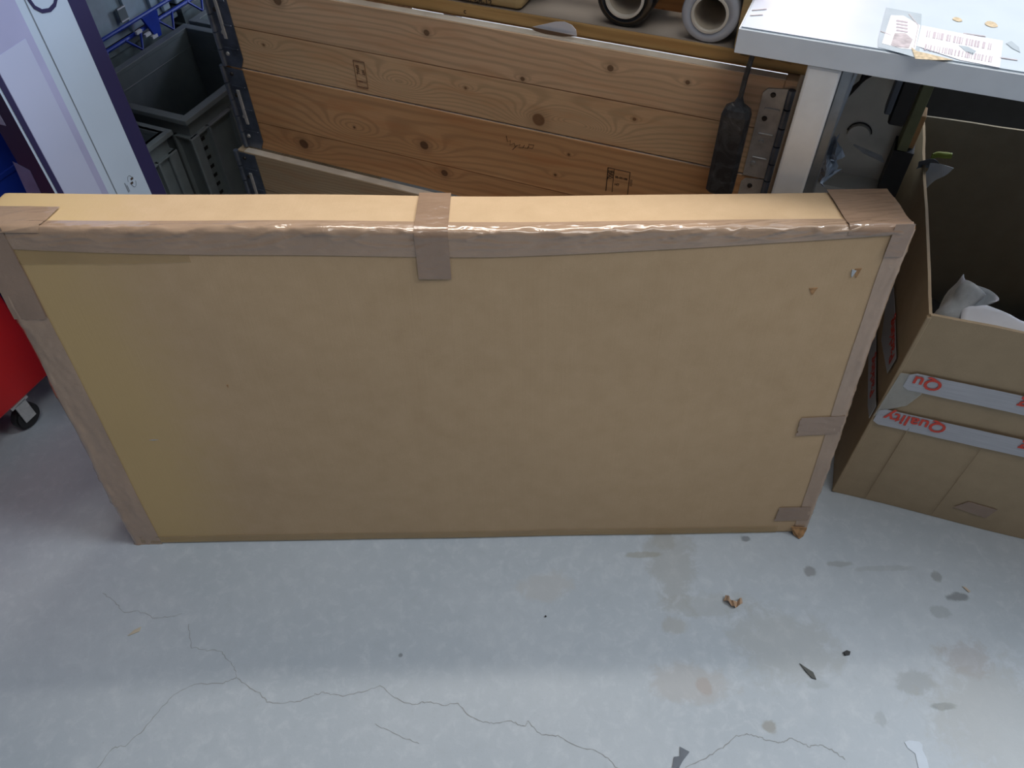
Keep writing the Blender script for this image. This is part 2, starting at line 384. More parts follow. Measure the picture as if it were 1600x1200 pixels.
for j in range(J):
    for k in range(K):
        bm.faces.new((V(0, j, k), V(0, j, k+1), V(0, j+1, k+1), V(0, j+1, k))); bm.faces.new((V(I, j, k), V(I, j+1, k), V(I, j+1, k+1), V(I, j, k+1)))
bmesh.ops.recalc_face_normals(bm, faces=bm.faces[:])
mk('carton_body', bm, CB, big, smooth=True)

def wrk(u, v, s=0, amp=.0012):
    a = noise.noise(Vector((u*9+s, v*60, s))) ; b = noise.noise(Vector((u*34+v*40, v*160, s+3)))
    c_ = abs(noise.noise(Vector((u*16+v*70, v*40-u*5, s+9))))
    return amp*(max(0, a)*.8 + .6*max(0, b) + 1.1*max(0, .16-c_)*4)
def edge_point(kind, u, d, off):
    """point on the wrapped surface: u along the edge (m), d distance across (neg = far side, pos = front face)"""
    q = RE*PI/4; 
    if kind == 'top':
        if d > q: y, z, ny, nz = 0, -(RE + d-q), -1, 0
        elif d < -q: y, z, ny, nz = RE + (-d-q), 0, 0, 1
        else:
            a = d/RE + PI/4; y, z = RE-RE*math.sin(a), -(RE-RE*math.cos(a)); ny, nz = -math.sin(a), math.cos(a)
        h = hgt(u); p = bigsurf(u, max(0, y), 1+z/h); return p + Vector((0, ny, nz))*off
    sgn = 1 if kind == 'right' else -1; X0 = BW if kind == 'right' else 0
    if d > q: x, y, nx, ny = X0-sgn*(RE+d-q), 0, 0, -1
    elif d < -q: x, y, nx, ny = X0, RE+(-d-q), sgn, 0
    else:
        a = d/RE+PI/4; x = X0-sgn*(RE-RE*math.cos(a)); y = RE-RE*math.sin(a); nx, ny = sgn*math.cos(a), -math.sin(a)
    p = bigsurf(x, y, u); return p + Vector((nx, ny, 0))*off
def edge_tape(kind, u0, u1, d0, d1, mat, seed, amp=.0012, nu=220, nv=22, off=.0009, edgef=None, wr=.5, label=None):
    def f(s, t):
        u = u0+(u1-u0)*s; a, b = (edgef(s) if edgef else (d0, d1)); d = a+(b-a)*t
        sc = BW if kind == 'top' else .7
        uu = u if kind == 'top' else u*.7
        k = math.exp(-(d/.012)**2)*1.0 + wr*.3
        edge = min(t, 1-t, 1)*6; k *= min(1, edge)
        return edge_point(kind, u, d, off + wrk(uu, d, seed, amp)*k)
    bm = bmesh.new(); grid_surf(bm, f, nu, nv); bmesh.ops.recalc_face_normals(bm, faces=bm.faces[:])
    return mk('packing_tape', bm, mat, big, smooth=True, label=label)
# long strip over the top edge; its lower edge rises to the right as in the photograph
edge_tape('top', .0, BW-.004, 0, 0, TAPE, 1, .0022, 420, 26, .0012, edgef=lambda s: (-.020-.003*math.sin(3*s), .029+.012*math.sin(PI*s)**.8-.020*max(0, s-.55)/.45), wr=1.6, label='long wrinkled brown tape over the top edge')
edge_tape('left', .0, .995, 0, 0, TAPE, 2, .0016, 160, 22, .0009, edgef=lambda s: (-.045, .055-.004*s), wr=2.6)
edge_tape('right', .0, .995, 0, 0, TAPE, 3, .0012, 160, 22, .0009, edgef=lambda s: (-.04, .026+.006*s), wr=2.2)
# clear amber tape just under the top left strip, and along the bottom
def face_patch(x0, x1, z0, z1, mat, off, seed, ragged='', tilt=0, nu=24, nv=14, label=None):
    def f(s, t):
        x = x0+(x1-x0)*s; z = z0+(z1-z0)*t + tilt*(s-.5)
        rag = .006*noise.noise(Vector((t*14, seed, 0)))+.003*noise.noise(Vector((t*40, seed, 1)))
        if 'l' in ragged: x += rag*(1-s)*1.5
        rb = .002*noise.noise(Vector((s*9, seed, 5)))
        if 'b' in ragged: z += rb*(1-t)
        return bigsurf(x, 0, z/hgt(x)) + Vector((0, -off-wrk(x, z, seed, .0006), 0))
    bm = bmesh.new(); grid_surf(bm, f, nu, nv); bmesh.ops.recalc_face_normals(bm, faces=bm.faces[:])
    return mk('packing_tape', bm, mat, big, smooth=True, label=label)
face_patch(.045, .30, .652, .684, TAPEC, .0006, 11, nu=60, label='clear amber tape')
face_patch(.012, BW-.06, .004, .024, TAPEC, .0007, 12, tilt=-.002, nu=80, label='clear amber tape along the bottom')
# centre patch folded over the top edge
def cpatch(xc, wd_, back, front, mat, seed, skew=0, name=None):
    def ef(s): return (-back, front)
    def f(s, t):
        d = -back+(back+front)*t; u = xc-wd_/2+wd_*s+skew*t
        return edge_point('top', u, d, .0026+wrk(u, d, seed, .0014)*(.5+math.exp(-(d/.012)**2)))
    bm = bmesh.new(); grid_surf(bm, f, 24, 60); bmesh.ops.recalc_face_normals(bm, faces=bm.faces[:])
    mk('packing_tape', bm, mat, big, smooth=True, label=name)
cpatch(.648, .048, TH-.001, .078, TAPE2, 21, .001, 'short tape strip folded over the middle of the top edge')
cpatch(.055, .105, .058, .004, TAPE, 24, -.006)
cpatch(BW-.050, .092, TH-.002, .010, TAPE2, 22, -.002)
def at_big(px_, py_):
    M = Matrix.Translation(big.location) @ Matrix.Rotation(math.radians(-.13), 4, 'Z') @ Matrix.Rotation(-LEAN, 4, 'X')
    nn = M.to_3x3() @ Vector((0, -1, 0)); q = at(px_, py_, M @ Vector((0, -.003, 0)), nn)
    l = M.inverted() @ q; return l.x, l.z
x0, z0 = at_big(1243, 680); x1, z1 = at_big(1322, 651)
face_patch(x0, x1, z0, z1, TAPE2, .0017, 31, 'l', tilt=.002, label='short torn tape strip near the right edge')
x0, z0 = at_big(1209, 815); x1, z1 = at_big(1268, 793)
face_patch(x0, x1, z0, z1, TAPE2, .0017, 32, 'l', label='short torn tape strip at the bottom right corner')
x0, z0 = at_big(1383, 402); x1, z1 = at_big(1432, 350)
face_patch(x0, x1, z0, z1, TAPE2, .0026, 33, '', label='tape patch at the top right corner')
x0, z0 = at_big(12, 500); x1, z1 = at_big(62, 352)
face_patch(.0, .052, z0, z1, TAPE2, .0022, 34, 'b', label='second tape layer at the top left')
# frayed bottom right corner
bm = bmesh.new()
cx_, cz_ = at_big(1250, 828)
slab(bm, [(cx_-.02, -.003, .024), (cx_+.012, -.003, .020), (cx_+.006, -.010, .003), (cx_-.002, -.014, .0005), (cx_-.012, -.006, .004)], (0, -1, 0), .0015)
mk('frayed_corner', bm, CBT, big)
# torn spots
for (px_, py_, sz, wdt) in ((1340, 429, .016, .009), (1270, 457, .012, .012), (356, 603, .006, .003)):
    x, z = at_big(px_, py_); bm = bmesh.new(); yy = bigsurf(x, 0, z/hgt(x)).y+.0006
    slab(bm, [(x-wdt*.5, yy, z+sz*.5), (x+wdt*.55, yy, z+sz*.55), (x+wdt*.15, yy, z-sz*.5), (x-.1*wdt, yy, z-.35*sz)], (0, -1, 0), .0012)
    o = mk('torn_spot', bm, CBT, big)
x, z = at_big(1335, 428); bm = bmesh.new(); yy = bigsurf(x, 0, z/hgt(x)).y+.0002
slab(bm, [(x-.004, yy, z+.006), (x+.003, yy, z+.004), (x-.001, yy, z-.008), (x-.003, yy, z-.003)], (0, -1, 0), .0014)
mk('torn_paper_flake', bm, PAPERG, big)
x, z = at_big(240, 688); bm = bmesh.new(); yy = bigsurf(x, 0, z/hgt(x)).y+.0002
slab(bm, [(x-.008, yy, z), (x, yy, z+.0012), (x+.009, yy, z+.0004), (x, yy, z-.001)], (0, -1, 0), .0006); mk('scratch', bm, PAPERG, big)

# ------------------------------------------------------------------ open carton at the right
A2 = math.radians(19); cw, cl, chh, ct = .62, .63, .507, .005
cart = thing('open_carton', 'open brown carton on the floor at the right, red-printed white tape across its front', 'cardboard box', floor_at(1300, 768), (0, 0, -A2))
def panel(name, lo, hi, mat=CB2, sub=12, bul=.004, ax=1):
    bm = bmesh.new(); box(bm, lo, hi)
    es = [e for e in bm.edges if abs((e.verts[0].co-e.verts[1].co).length) > .05]
    bmesh.ops.subdivide_edges(bm, edges=es, cuts=sub, use_grid_fill=True)
    for v in bm.verts:
        c0 = v.co.copy(); v.co[ax] += bul*noise.noise(c0*5)
        if c0.z > .45: v.co.z += .003*noise.noise(c0*22)
        if c0.z < .03: v.co.z += .0
    return mk(name, bm, mat, cart)
panel('front_panel', (.003, 0, .001), (cw-.003, ct, chh), bul=.003)
panel('side_panel', (0, .003, .001), (ct, cl, chh), ax=0, bul=.003)
panel('side_panel', (cw-ct, .003, .001), (cw, cl, chh), ax=0, bul=.003)
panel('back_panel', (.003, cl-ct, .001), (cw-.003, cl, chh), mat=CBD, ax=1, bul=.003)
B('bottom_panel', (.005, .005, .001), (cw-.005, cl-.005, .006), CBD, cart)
B('corner_fold', (-.0015, -.0015, .002), (.006, .006, chh-.004), CB2, cart, bev=.002, seg=2)
# crease and tape scraps on the front
def fpanel(name, pts, mat, off=.0012, th=.0005, lab=None, ax=1):
    bm = bmesh.new()
    if ax == 1: slab(bm, [(p[0], -off-.003, p[1]) for p in pts], (0, -1, 0), th)
    else: slab(bm, [(-off-.003, p[0], p[1]) for p in pts], (-1, 0, 0), th)
    return mk(name, bm, mat, cart, label=lab)
def wtape(x0, x1, z0, z1, lab=None):
    def f(s, t):
        x = x0+(x1-x0)*s; z = z0+(z1-z0)*t
        if s == 0: z = (z0+z1)/2+(z-(z0+z1)/2)*.7; 
        return Vector((x, -.0042-.0008*max(0, noise.noise(Vector((x*30, z*30, 1)))), z))
    bm = bmesh.new(); grid_surf(bm, f, 60, 6); return mk('printed_tape', bm, WTAPE, cart, True, lab)
wtape(.018, cw, .339, .382, 'white tape printed in red, upper of the two')
wtape(.002, cw, .237, .280, 'white tape printed in red, lower of the two')
fpanel('clear_tape_end', [(-.001, .255), (.012, .278), (.040, .300), (.052, .335), (.030, .378), (.004, .375)], TAPEF, .0004, .0003, 'clear tape end')
fpanel('tape_scrap', [(.215, .050), (.232, .078), (.285, .074), (.278, .040)], TAPE2, .0003, .0004)
for lo_, hi_ in (((.063, -.0042, .01), (.0645, -.003, .245)), ((.19, -.0038, .01), (.1908, -.003, .237))): B('crease', lo_, hi_, CB2, cart)
def ftext(s, x, z, size, sx=1.05):   # upside-down lettering: starts at x on the right, runs to the left
    M = frame((x, -.0056, z), (-1, 0, 0), (0, 0, -1), (0, -1, 0)); text('red_lettering', s, size, M, REDINK, cart, bold=.0006, sx=sx)
ftext('Quality', .119, .276, .036, .98)
ftext('g', .254, .276, .036)
ftext('Qu', .074, .376, .036, 1.0); ftext('g', .208, .376, .036)
# printed tape on the left side of the carton
fpanel('printed_tape', [(.150, .300), (.030, .335), (.026, .378), (.16, .372), (.26, .36), (.26, .33)], WTAPE, ax=0, lab='white printed tape on the side, upper')
fpanel('printed_tape', [(.26, .222), (.040, .232), (.001, .242), (.0, .278), (.040, .275), (.26, .268)], WTAPE, ax=0, lab='white printed tape on the side, lower')
M = frame((-.0056, .038, .372), (0, 1, 0), (0, 0, -1), (-1, 0, 0)); text('red_lettering', 'Packing', .036, M, REDINK, cart, bold=.0004)
M = frame((-.0056, .045, .268), (0, 1, 0), (0, 0, -1), (-1, 0, 0)); text('red_lettering', 'Packing', .034, M, REDINK, cart, bold=.0004)
cart_M = Matrix.Translation(cart.location) @ Matrix.Rotation(-A2, 4, 'Z')
def cl2w(x, y, z): return cart_M @ Vector((x, y, z))

# things in the open carton
def crumple(name, f, nu, nv, amp, fr, seed, mat, th=.0006, parent=None, smooth=False):
    def g_(s, t):
        p = Vector(f(s, t)); q = p*fr
        return p + amp*Vector((noise.noise(q+Vector((seed, 0, 0))), noise.noise(q+Vector((0, seed, 7))), noise.noise(q+Vector((3, 0, seed)))))
    bm = bmesh.new(); grid_surf(bm, g_, nu, nv, th); bmesh.ops.recalc_face_normals(bm, faces=bm.faces[:])
    return mk(name, bm, mat, parent, smooth)
def darkf(s, t):
    x = .012+(cw-.024)*s; y = .012+(cl-.03)*t
    e = min(s, 1-s, t, 1-t)
    return cl2w(x, y, .012+.10*min(1, e*8)+.03*noise.noise(Vector((x*7, y*7, 0))))
o = crumple('dark_filler', darkf, 40, 40, .008, 25, 3, BLACK, .001, smooth=True)  # black sheet added to darken the bottom of the carton
tag(o, 'black sheet added to darken the bottom of the open carton', 'plastic film')
o['label'] = 'black sheet added to darken the inside of the open carton'
def tubef(s, t):   # rolled white film in the near left corner
    a = 2*PI*s*.93; r = .024+.006*math.sin(3*a)+.004*t
    b = cl2w(.034, .040, .40); c_ = cl2w(.072, .085, .515)
    p = b.lerp(c_, t); ax_ = (c_-b).normalized(); e1 = ax_.cross(Vector((0, 0, 1))).normalized(); e2 = ax_.cross(e1)
    return p + e1*r*math.cos(a) + e2*r*math.sin(a)
o = crumple('plastic_film', tubef, 30, 16, .012, 28, 5, PAPERG, .0008, smooth=True)
tag(o, 'crumpled grey-white rolled plastic film in the near left corner of the open carton', 'plastic film')
def whitef(s, t):
    x = .055+.28*s; 
    up = .052*(math.sin(PI*min(1, s*1.6+.15)))**.5*(.75+.25*math.cos(9*s))
    return cl2w(x, .012+.035*t+.01*math.sin(6*s), .462+up*t+.012*s)
o = crumple('paper_sheet', whitef, 30, 8, .006, 30, 8, PAPER, .0008, smooth=True)
tag(o, 'folded white paper sheet sticking up behind the front panel of the open carton', 'paper')

# scrap hanging over the side wall of the carton
hs = thing('hanging_scrap', 'white and dark torn packaging scrap hooked over the side wall of the open carton', 'packaging scrap', (0, 0, 0))
hx = at(1452, 232, cart.location+Vector((0, 0, 0)), (math.cos(A2), -math.sin(A2), 0))
def lc(x, y, z): return cl2w(x, y, z)
cy = .43
def hwhite(s, t):
    a = lc(.004+.040*(1-t)**1.2*s+.004, cy-.01*s, chh+.012-.075*t)
    return a
o = crumple('white_piece', hwhite, 10, 14, .005, 45, 2, PALEP, .0008, hs)
def hdark(s, t):
    return lc(-.010+.032*s, cy-.005+.01*t, chh+.014+.008*math.sin(PI*s)-.024*t)
crumple('dark_piece', hdark, 10, 6, .005, 50, 4, GREYP, .0008, hs)
def hgreen(s, t):
    a = 2*PI*t; return lc(.008+.034*s, cy+.012+.005*math.cos(a), chh+.020+.0045*math.sin(a)+.006*s)
crumple('green_piece', hgreen, 10, 10, .004, 60, 6, GREENP, .0008, hs, True)

# ------------------------------------------------------------------ stacked wooden collars and the pallet
rotF = (0, 0, -YAW)
S0, S1, NP = -1.150, -.033, 1.192
def collar(z0, z1, matU, matL, zs, off, label, S0):
    """root at the front left foot; child meshes are kept in the (s, n, z) frame"""
    r = thing('pallet_collar', label, 'wooden frame', (0, 0, 0), rotF, None)
    n0 = NP-off; t = .02; D = .79
    def plank(lo, hi, mat): return B('plank', lo, hi, mat, r, bev=.0012)
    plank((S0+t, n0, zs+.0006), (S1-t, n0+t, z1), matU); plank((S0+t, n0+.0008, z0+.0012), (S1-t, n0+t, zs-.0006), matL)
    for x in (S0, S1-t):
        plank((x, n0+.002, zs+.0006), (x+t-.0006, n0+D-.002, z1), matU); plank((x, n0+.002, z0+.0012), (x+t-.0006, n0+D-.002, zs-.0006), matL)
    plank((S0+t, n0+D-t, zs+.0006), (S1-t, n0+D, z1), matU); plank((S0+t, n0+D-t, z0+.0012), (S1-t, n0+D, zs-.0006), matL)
    # pale sawn top edge
    B('sawn_edge', (S0+t, n0+.0012, z1-.0002), (S1-t, n0+t-.0012, z1+.0006), PEDGE, r, label='pale sawn top edge')
    # hinges
    for side, sx in ((1, S1), (-1, S0)):
        hg = bmesh.new(); w_ = .036 if side > 0 else .050
        a, b = (sx-w_-.012, sx-.012) if side > 0 else (sx+.004, sx+w_)
        zt = z1-(.016 if z1 > .7 else .003) if side > 0 else z1-.002
        zb = z0+.001
        pts = [(a, zb), (b, zb), (b, zt+.004), (a+.006, zt), (a, zt-.008)] if side > 0 else [(a, zb), (b-.01, zb), (b, zb+.02), (b, zt), (a, zt)]
        slab(hg, [(p[0], n0-.0005, p[1]) for p in pts], (0, -1, 0), .0018)
        plate = mk('hinge_plate', hg, GALV if side > 0 else GALVD, r, label='galvanised hinge plate')
        for k in range(3):
            zz = zb+(zt-zb)*(.22+.28*k); B('hinge_ridge', (a+.008, n0-.0042, zz), (b-.004, n0-.0020, zz+.004), GALV if side > 0 else GALVD, plate, .001)
        if side < 0: B('hinge_ridge', (b-.03, n0-.0055, z0+.06), (b-.022, n0-.002, z0+.14), GALV, plate, .001)
        for k in range(4):
            zz = zb+(zt-zb)*(.10+.26*k); bm = bmesh.new()
            bmesh.ops.create_cone(bm, cap_ends=True, segments=14, radius1=.0045, radius2=.0034, depth=.003, matrix=Matrix.Translation((a+.012+.004*(k % 2), n0-.0035, zz+.010)) @ Matrix.Rotation(PI/2, 4, 'X'))
            mk('rivet', bm, DARKM if k > 1 else GALV, plate)
        bm = bmesh.new(); kx = sx-.006 if side > 0 else sx+.002
        for k in range(5):
            za = zb+(zt+.006-zb)*k/5; tube(bm, [(kx, n0-.004, za+.0012), (kx, n0-.004, za+(zt+.006-zb)/5-.0012)], .0058, 10)
        mk('hinge_knuckle', bm, GALVD, r)
    return r
c1 = collar(.600, .773, PINE1, PINE2, .6865, 0, 'topmost pine pallet collar of the stack, pale planks with dark knots', -1.150)
c2 = collar(.410, .598, PINE3, PINE4, .478, 0, 'orange-brown pine pallet collar, second from the top of the stack', -1.160)
c3 = collar(.216, .408, PINE5, PINE5, .315, .022, 'pale pine pallet collar third from the top, jutting out below the orange one', -1.175)
c4 = collar(.004, .214, PINE5, PINE5, .11, .01, 'lowest pine pallet collar of the stack, resting on the floor behind the flat carton', -1.18)
# stamps (text in the front plane)
def stamp(parent, s, z, n_, items, ang=0, mat=INK):
    for (kind, *a) in items:
        if kind == 'line':
            bm = bmesh.new(); tube(bm, [(s+a[0], n_, z+a[1]), (s+a[2], n_, z+a[3])], a[4] if len(a) > 4 else .0006, 4); mk('stamp_line', bm, mat, parent)
        else:
            t_, x, y, size, vert = a
            X, Y = ((1, 0, 0), (0, 0, 1)) if not vert else ((0, 0, -1), (1, 0, 0))
            text('stamp_lettering', t_, size, frame((s+x, n_, z+y), X, Y, (0, -1, 0)), mat, parent, th=.0001, bold=.0002)
stamp(c1, -.835, .640, NP-.0002, [('line', 0, .026, .024, .026, .001), ('line', 0, .026, 0, -.026), ('line', .024, .026, .024, -.026), ('line', 0, -.014, .024, -.014), ('line', 0, -.026, .024, -.026, .0012),
      ('text', 'EPAL', .004, .018, .009, True), ('text', 'HT', .016, .010, .008, True), ('text', 'IPPC', .006, -.016, .004, False)], mat=INKB)
stamp(c2, -.318, .556, NP-.0002, [('line', 0, 0, .042, 0, .0007), ('line', 0, 0, 0, -.05, .0009), ('line', .012, 0, .012, -.05, .0006), ('line', .042, 0, .042, -.05, .0007),
      ('text', 'EPAL', .001, -.005, .009, True), ('text', 'SE 019', .007, -.004, .006, True), ('text', 'SE-00188', .015, -.018, .0062, False), ('text', 'HT', .015, -.034, .007, False), ('text', '11111', .044, -.014, .006, True)])
# handwritten scribble
bm = bmesh.new()
base = [(-.540, .578), (-.538, .566), (-.532, .570), (-.533, .560), (-.524, .566), (-.522, .558), (-.528, .551), (-.519, .562), (-.512, .566), (-.515, .559), (-.507, .560), (-.503, .567), (-.506, .561), (-.497, .561), (-.494, .568), (-.497, .563), (-.487, .563), (-.484, .571), (-.495, .570)]
tube(bm, [(x+.02, NP-.0002, z-.002) for x, z in base], .00055, 4); mk('handwriting', bm, INK, c2)

# pallet on the collars
pal = thing('pallet', 'old golden wooden pallet on top of the collar stack, stamped block at its middle', 'pallet', (0, 0, 0), rotF)
pn = NP+.021; zb = .7745
b1 = B('bottom_board', (S0+.01, pn, zb), (S1+.015, pn+.100, zb+.022), PALB, pal, bev=.003, seg=2)
B('board_top', (S0+.012, pn+.003, zb+.0215), (S1+.012, pn+.097, zb+.0226), PALT, b1, label='dusty greyish top of the board')
B('bottom_board', (S0+.01, pn+.33, zb), (S1+.015, pn+.43, zb+.022), PALT, pal, bev=.003)
B('bottom_board', (S0+.01, pn+.66, zb), (S1+.015, pn+.76, zb+.022), PALT, pal, bev=.003)
for nn_ in (0, .33, .66):
    for sa, sb in ((S0+.01, S0+.155), (-.645, -.497), (-.1425, -.1305)):
        if sb-sa < .05 and nn_ > .4: sa = sb-.08
        B('block', (sa, pn+.002+nn_, zb+.023), (sb, pn+.098+nn_, zb+.122), BLOCK, pal, bev=.012 if sb-sa > .05 else .002, seg=3)
for k in range(5):
    B('deck_board', (S0+.01, pn+k*.165, zb+.123), (-.131, pn+k*.165+.12, zb+.145), PALB, pal, bev=.002)
stamp(pal, -.597, zb+.024, pn+.0016, [('text', '- 019-8-12', -.012, .002, .0135, False)])
stamp(pal, -.605, zb+.010, pn-.0003, [('text', 'c', -.0, -.004, .012, False)])
# splintered end of the bottom board
bm = bmesh.new()
for k in range(26):
    x = -.13+.125*random.random(); zz = zb+.016+.008*random.random(); l = .006+.014*random.random()
    tube(bm, [(x, pn-.0008, zz), (x+l, pn-.002-.002*random.random(), zz+.002*random.uniform(-1, 1))], .0007, 4)
mk('splinters', bm, PALB, b1)
# film rolls lying in the pallet opening, axis along n
def roll(s, r, ri, mat, label, n0, inset):
    t = thing('stretch_film_roll', label, 'film roll', sn(s, n0, zb+.0228+r), rotF)
    bm = bmesh.new(); lathe_y(bm, [(r, .003), (r-.003, 0), (ri+.0045, 0), (ri+.0045, .30), (r-.003, .30), (r, .297)], 56); bmesh.ops.recalc_face_normals(bm, faces=bm.faces[:])
    mk('film', bm, mat, t, True)
    bm = bmesh.new(); lathe_y(bm, [(ri+.0044, -inset), (ri+.0038, -inset-.0008), (ri+.0006, -inset-.0008), (ri, -inset), (ri, .301), (ri+.0044, .301)], 56); bmesh.ops.recalc_face_normals(bm, faces=bm.faces[:])
    mk('card_core', bm, CORE, t, False)
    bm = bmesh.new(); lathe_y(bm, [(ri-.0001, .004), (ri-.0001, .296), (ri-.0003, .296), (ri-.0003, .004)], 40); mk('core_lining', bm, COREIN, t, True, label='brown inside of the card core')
    return t
roll(-.325, .0465, .0275, BLACKW, 'black stretch film roll with white card core, left of the clear roll in the pallet', pn+.010, .003)
roll(-.188, .0440, .0245, CLEARW, 'clear grey stretch film roll with card core, right end of the pallet opening', pn+.004, .001)
# white half-round paper scrap on the collar edge
M_ = [at(x, y, N*(NP+.006), N) for x, y in ((832, 42), (850, 38), (868, 34), (882, 34), (893, 39), (900, 47), (901, 56), (880, 53), (858, 48))]
bm = bmesh.new(); slab(bm, M_, N, .0008); tag(mk('paper_scrap', bm, PAPER), 'white half-round paper scrap standing on the top collar edge', 'paper')
bm = bmesh.new()
M_ = [at(x, y, N*(NP-.0002), N) for x, y in ((826, 43), (845, 45), (870, 50), (905, 57), (880, 57), (852, 53), (838, 49))]
slab(bm, M_, -N, .0004); o = mk('chipped_edge', bm, simple('chip_dark', (.16, .10, .06), .8)); o.parent = c1
o.matrix_parent_inverse = Matrix.Rotation(-YAW, 4, 'Z').inverted()

# ------------------------------------------------------------------ table
ZB, ZT = .840, .877
tab = thing('work_table', 'white packing table with scuffed top and white square leg', 'table', (0, 0, 0), rotF)
ts, tn = -.127, 1.110
bm = bmesh.new(); slab(bm, [(ts, tn, ZB), (ts+1.6, tn, ZB), (ts+1.6, tn+.62, ZB), (ts, tn+.62, ZB)], (0, 0, 1), ZT-ZB)
bmesh.ops.bevel(bm, geom=bm.edges[:], offset=.0018, segments=2, affect='EDGES'); top = mk('tabletop', bm, TABLE, tab)
B('lit_edge_band', (ts-.001, tn-.0015, ZB+.0008), (ts+1.6, tn+.0005, ZT-.0022), EBLIT, top, .0006, label='edge band with its brightness painted in'); B('lit_edge_band', (ts-.0015, tn, ZB+.0008), (ts+.0005, tn+.62, ZT-.0022), EBLIT, top, .0006)
def tw(px_, py_, dz=0):
    q = at(px_, py_, (0, 0, ZT+dz), (0, 0, 1)); return Vector((q.dot(W), q.dot(N), ZT+dz))
def tflat(name, pts, mat, dz=.0003, th=.0003, parent=None, label=None):
    bm = bmesh.new(); slab(bm, [tw(x, y, dz) for x, y in pts], (0, 0, 1), th); return mk(name, bm, mat, parent or top, label=label)
LAB = simple('white_label', (.74, .73, .78), .4, var=.03); BARC = simple('faded_barcode', (.44, .38, .41), .6); RUB = simple('rubbed_glue', (.42, .37, .38), .7, var=.25, scale=120)
CHIP = simple('bare_chipboard', (.50, .40, .26), .8, var=.3, scale=200); FILM = simple('clear_label_film', (.44, .50, .54), .2, var=.06)
tflat('film_patch', [(1372, 62), (1385, 12), (1440, 22), (1436, 92), (1410, 84), (1372, 74)], FILM, .0002, label='clear film under the label')
l1 = tflat('label', [(1378, 68), (1392, 24), (1412, 25), (1438, 40), (1430, 78), (1408, 76)], LAB, .0005, label='small worn white label')
l2 = tflat('label', [(1432, 72), (1440, 40), (1500, 52), (1567, 64), (1562, 106), (1500, 94)], LAB, .0005, label='long worn white barcode label')
tflat('glue_rub', [(1392, 70), (1398, 52), (1415, 52), (1426, 62), (1420, 75), (1400, 73)], RUB, .0009, parent=l1)
for i in range(4): tflat('barcode_bar', [(1401, 31+i*5), (1419, 34+i*5), (1418, 36+i*5), (1400, 33+i*5)], BARC, .0009, parent=l1)
rb = random.Random(4); x = 1449.0
while x < 1552:
    w_ = rb.choice((1.2, 1.6, 3, 4)); y = 47.5+(x-1449)*.205
    if x+w_ < 1553: tflat('barcode_bar', [(x, y), (x+w_, y+.2*w_), (x+w_-2, y+.2*w_+10), (x-2, y+10)], BARC, .0009, parent=l2)
    x += w_+rb.choice((1.5, 2.2, 5))
x = 1446.0
while x < 1552:
    w_ = rb.choice((1.0, 1.5, 2.5)); y = 69+(x-1446)*.185
    if x+w_ < 1553: tflat('barcode_bar', [(x, y), (x+w_, y+.2*w_), (x+w_-2, y+.2*w_+9), (x-2, y+9)], BARC, .0009, parent=l2)
    x += w_+rb.choice((1.2, 2.2, 3.6))
tflat('bare_patch', [(1424, 74), (1432, 80), (1450, 84), (1490, 94), (1460, 94), (1430, 92)], CHIP, .0009, label='bare chipboard patch')
tflat('film_patch', [(1498, 71), (1512, 73), (1525, 80), (1520, 86), (1508, 80)], FILM, .0009)
tflat('film_patch', [(1572, 68), (1580, 64), (1592, 74), (1594, 82), (1582, 76)], FILM, .0004)
for (x, y, rx, ry) in ((1496, 30.5, 7.5, 3.2), (1549, 38, 10, 4.5)):
    tflat('drilled_hole', [(x+rx*math.cos(a)*(1+.1*math.sin(3*a)), y+.2*rx*math.cos(a)+ry*math.sin(a)) for a in [2*PI*k/14 for k in range(14)][::-1]], CHIP, .0004, label='chipped hole')
for (a, b) in (((1175, 16), (1198, 14)), ((1172, 24), (1192, 23)), ((1505, 52), (1540, 57)), ((1420, 22), (1435, 40)), ((1435, 40), (1428, 74)), ((1562, 90), (1590, 94)), ((1376, 49), (1392, 55))):
    dx, dy = b[0]-a[0], b[1]-a[1]; L_ = math.hypot(dx, dy); nx, ny = -dy/L_*.6, dx/L_*.6
    tflat('scratch', [(a[0]-nx, a[1]-ny), (b[0]-nx, b[1]-ny), (b[0]+nx, b[1]+ny), (a[0]+nx, a[1]+ny)], RUB, .0006)
def leg(s, n_):
    lg = B('leg', (s, n_, .03), (s+.046, n_+.06, ZB-.001), LEGW, tab, bev=.004, seg=2)
    B('inner_column', (s+.0462, n_+.012, .03), (s+.062, n_+.055, ZB-.001), LEGG, lg, bev=.002, label='grey steel inner column')
    B('foot', (s, n_-.02, .001), (s+.062, n_+.62, .03), LEGW, lg, bev=.005)
    return lg
leg(-.0255, 1.112); leg(1.35, 1.112)
B('cross_beam', (.05, 1.40, ZB-.055), (1.34, 1.44, ZB-.002), LEGG, tab, bev=.003)

# power supply hanging from the table
ad = thing('power_adapter', 'dusty black power adapter hanging on its cable from the white table', 'power adapter', sn(0, 0, 0), rotF)
bx0, bx1, bn0, bn1, bz0, bz1 = -.131, -.087, 1.132, 1.160, .592, .742
bm = bmesh.new()
ring = lambda x0, x1, y0, y1, z, c_: [(x0+c_, y0, z), (x1-c_, y0, z), (x1, y0+c_, z), (x1, y1-c_, z), (x1-c_, y1, z), (x0+c_, y1, z), (x0, y1-c_, z), (x0, y0+c_, z)]
rr = [ring(bx0+.005, bx1-.005, bn0+.004, bn1-.004, bz0-.004, .004), ring(bx0, bx1, bn0, bn1, bz0+.001, .006), ring(bx0, bx1, bn0, bn1, bz1-.012, .006), ring(bx0+.003, bx1-.003, bn0+.002, bn1-.002, bz1-.002, .006),
      ring(bx0+.010, bx1-.010, bn0+.006, bn1-.006, bz1+.004, .005), ring(bx0+.016, bx1-.016, bn0+.009, bn1-.009, bz1+.006, .003)]
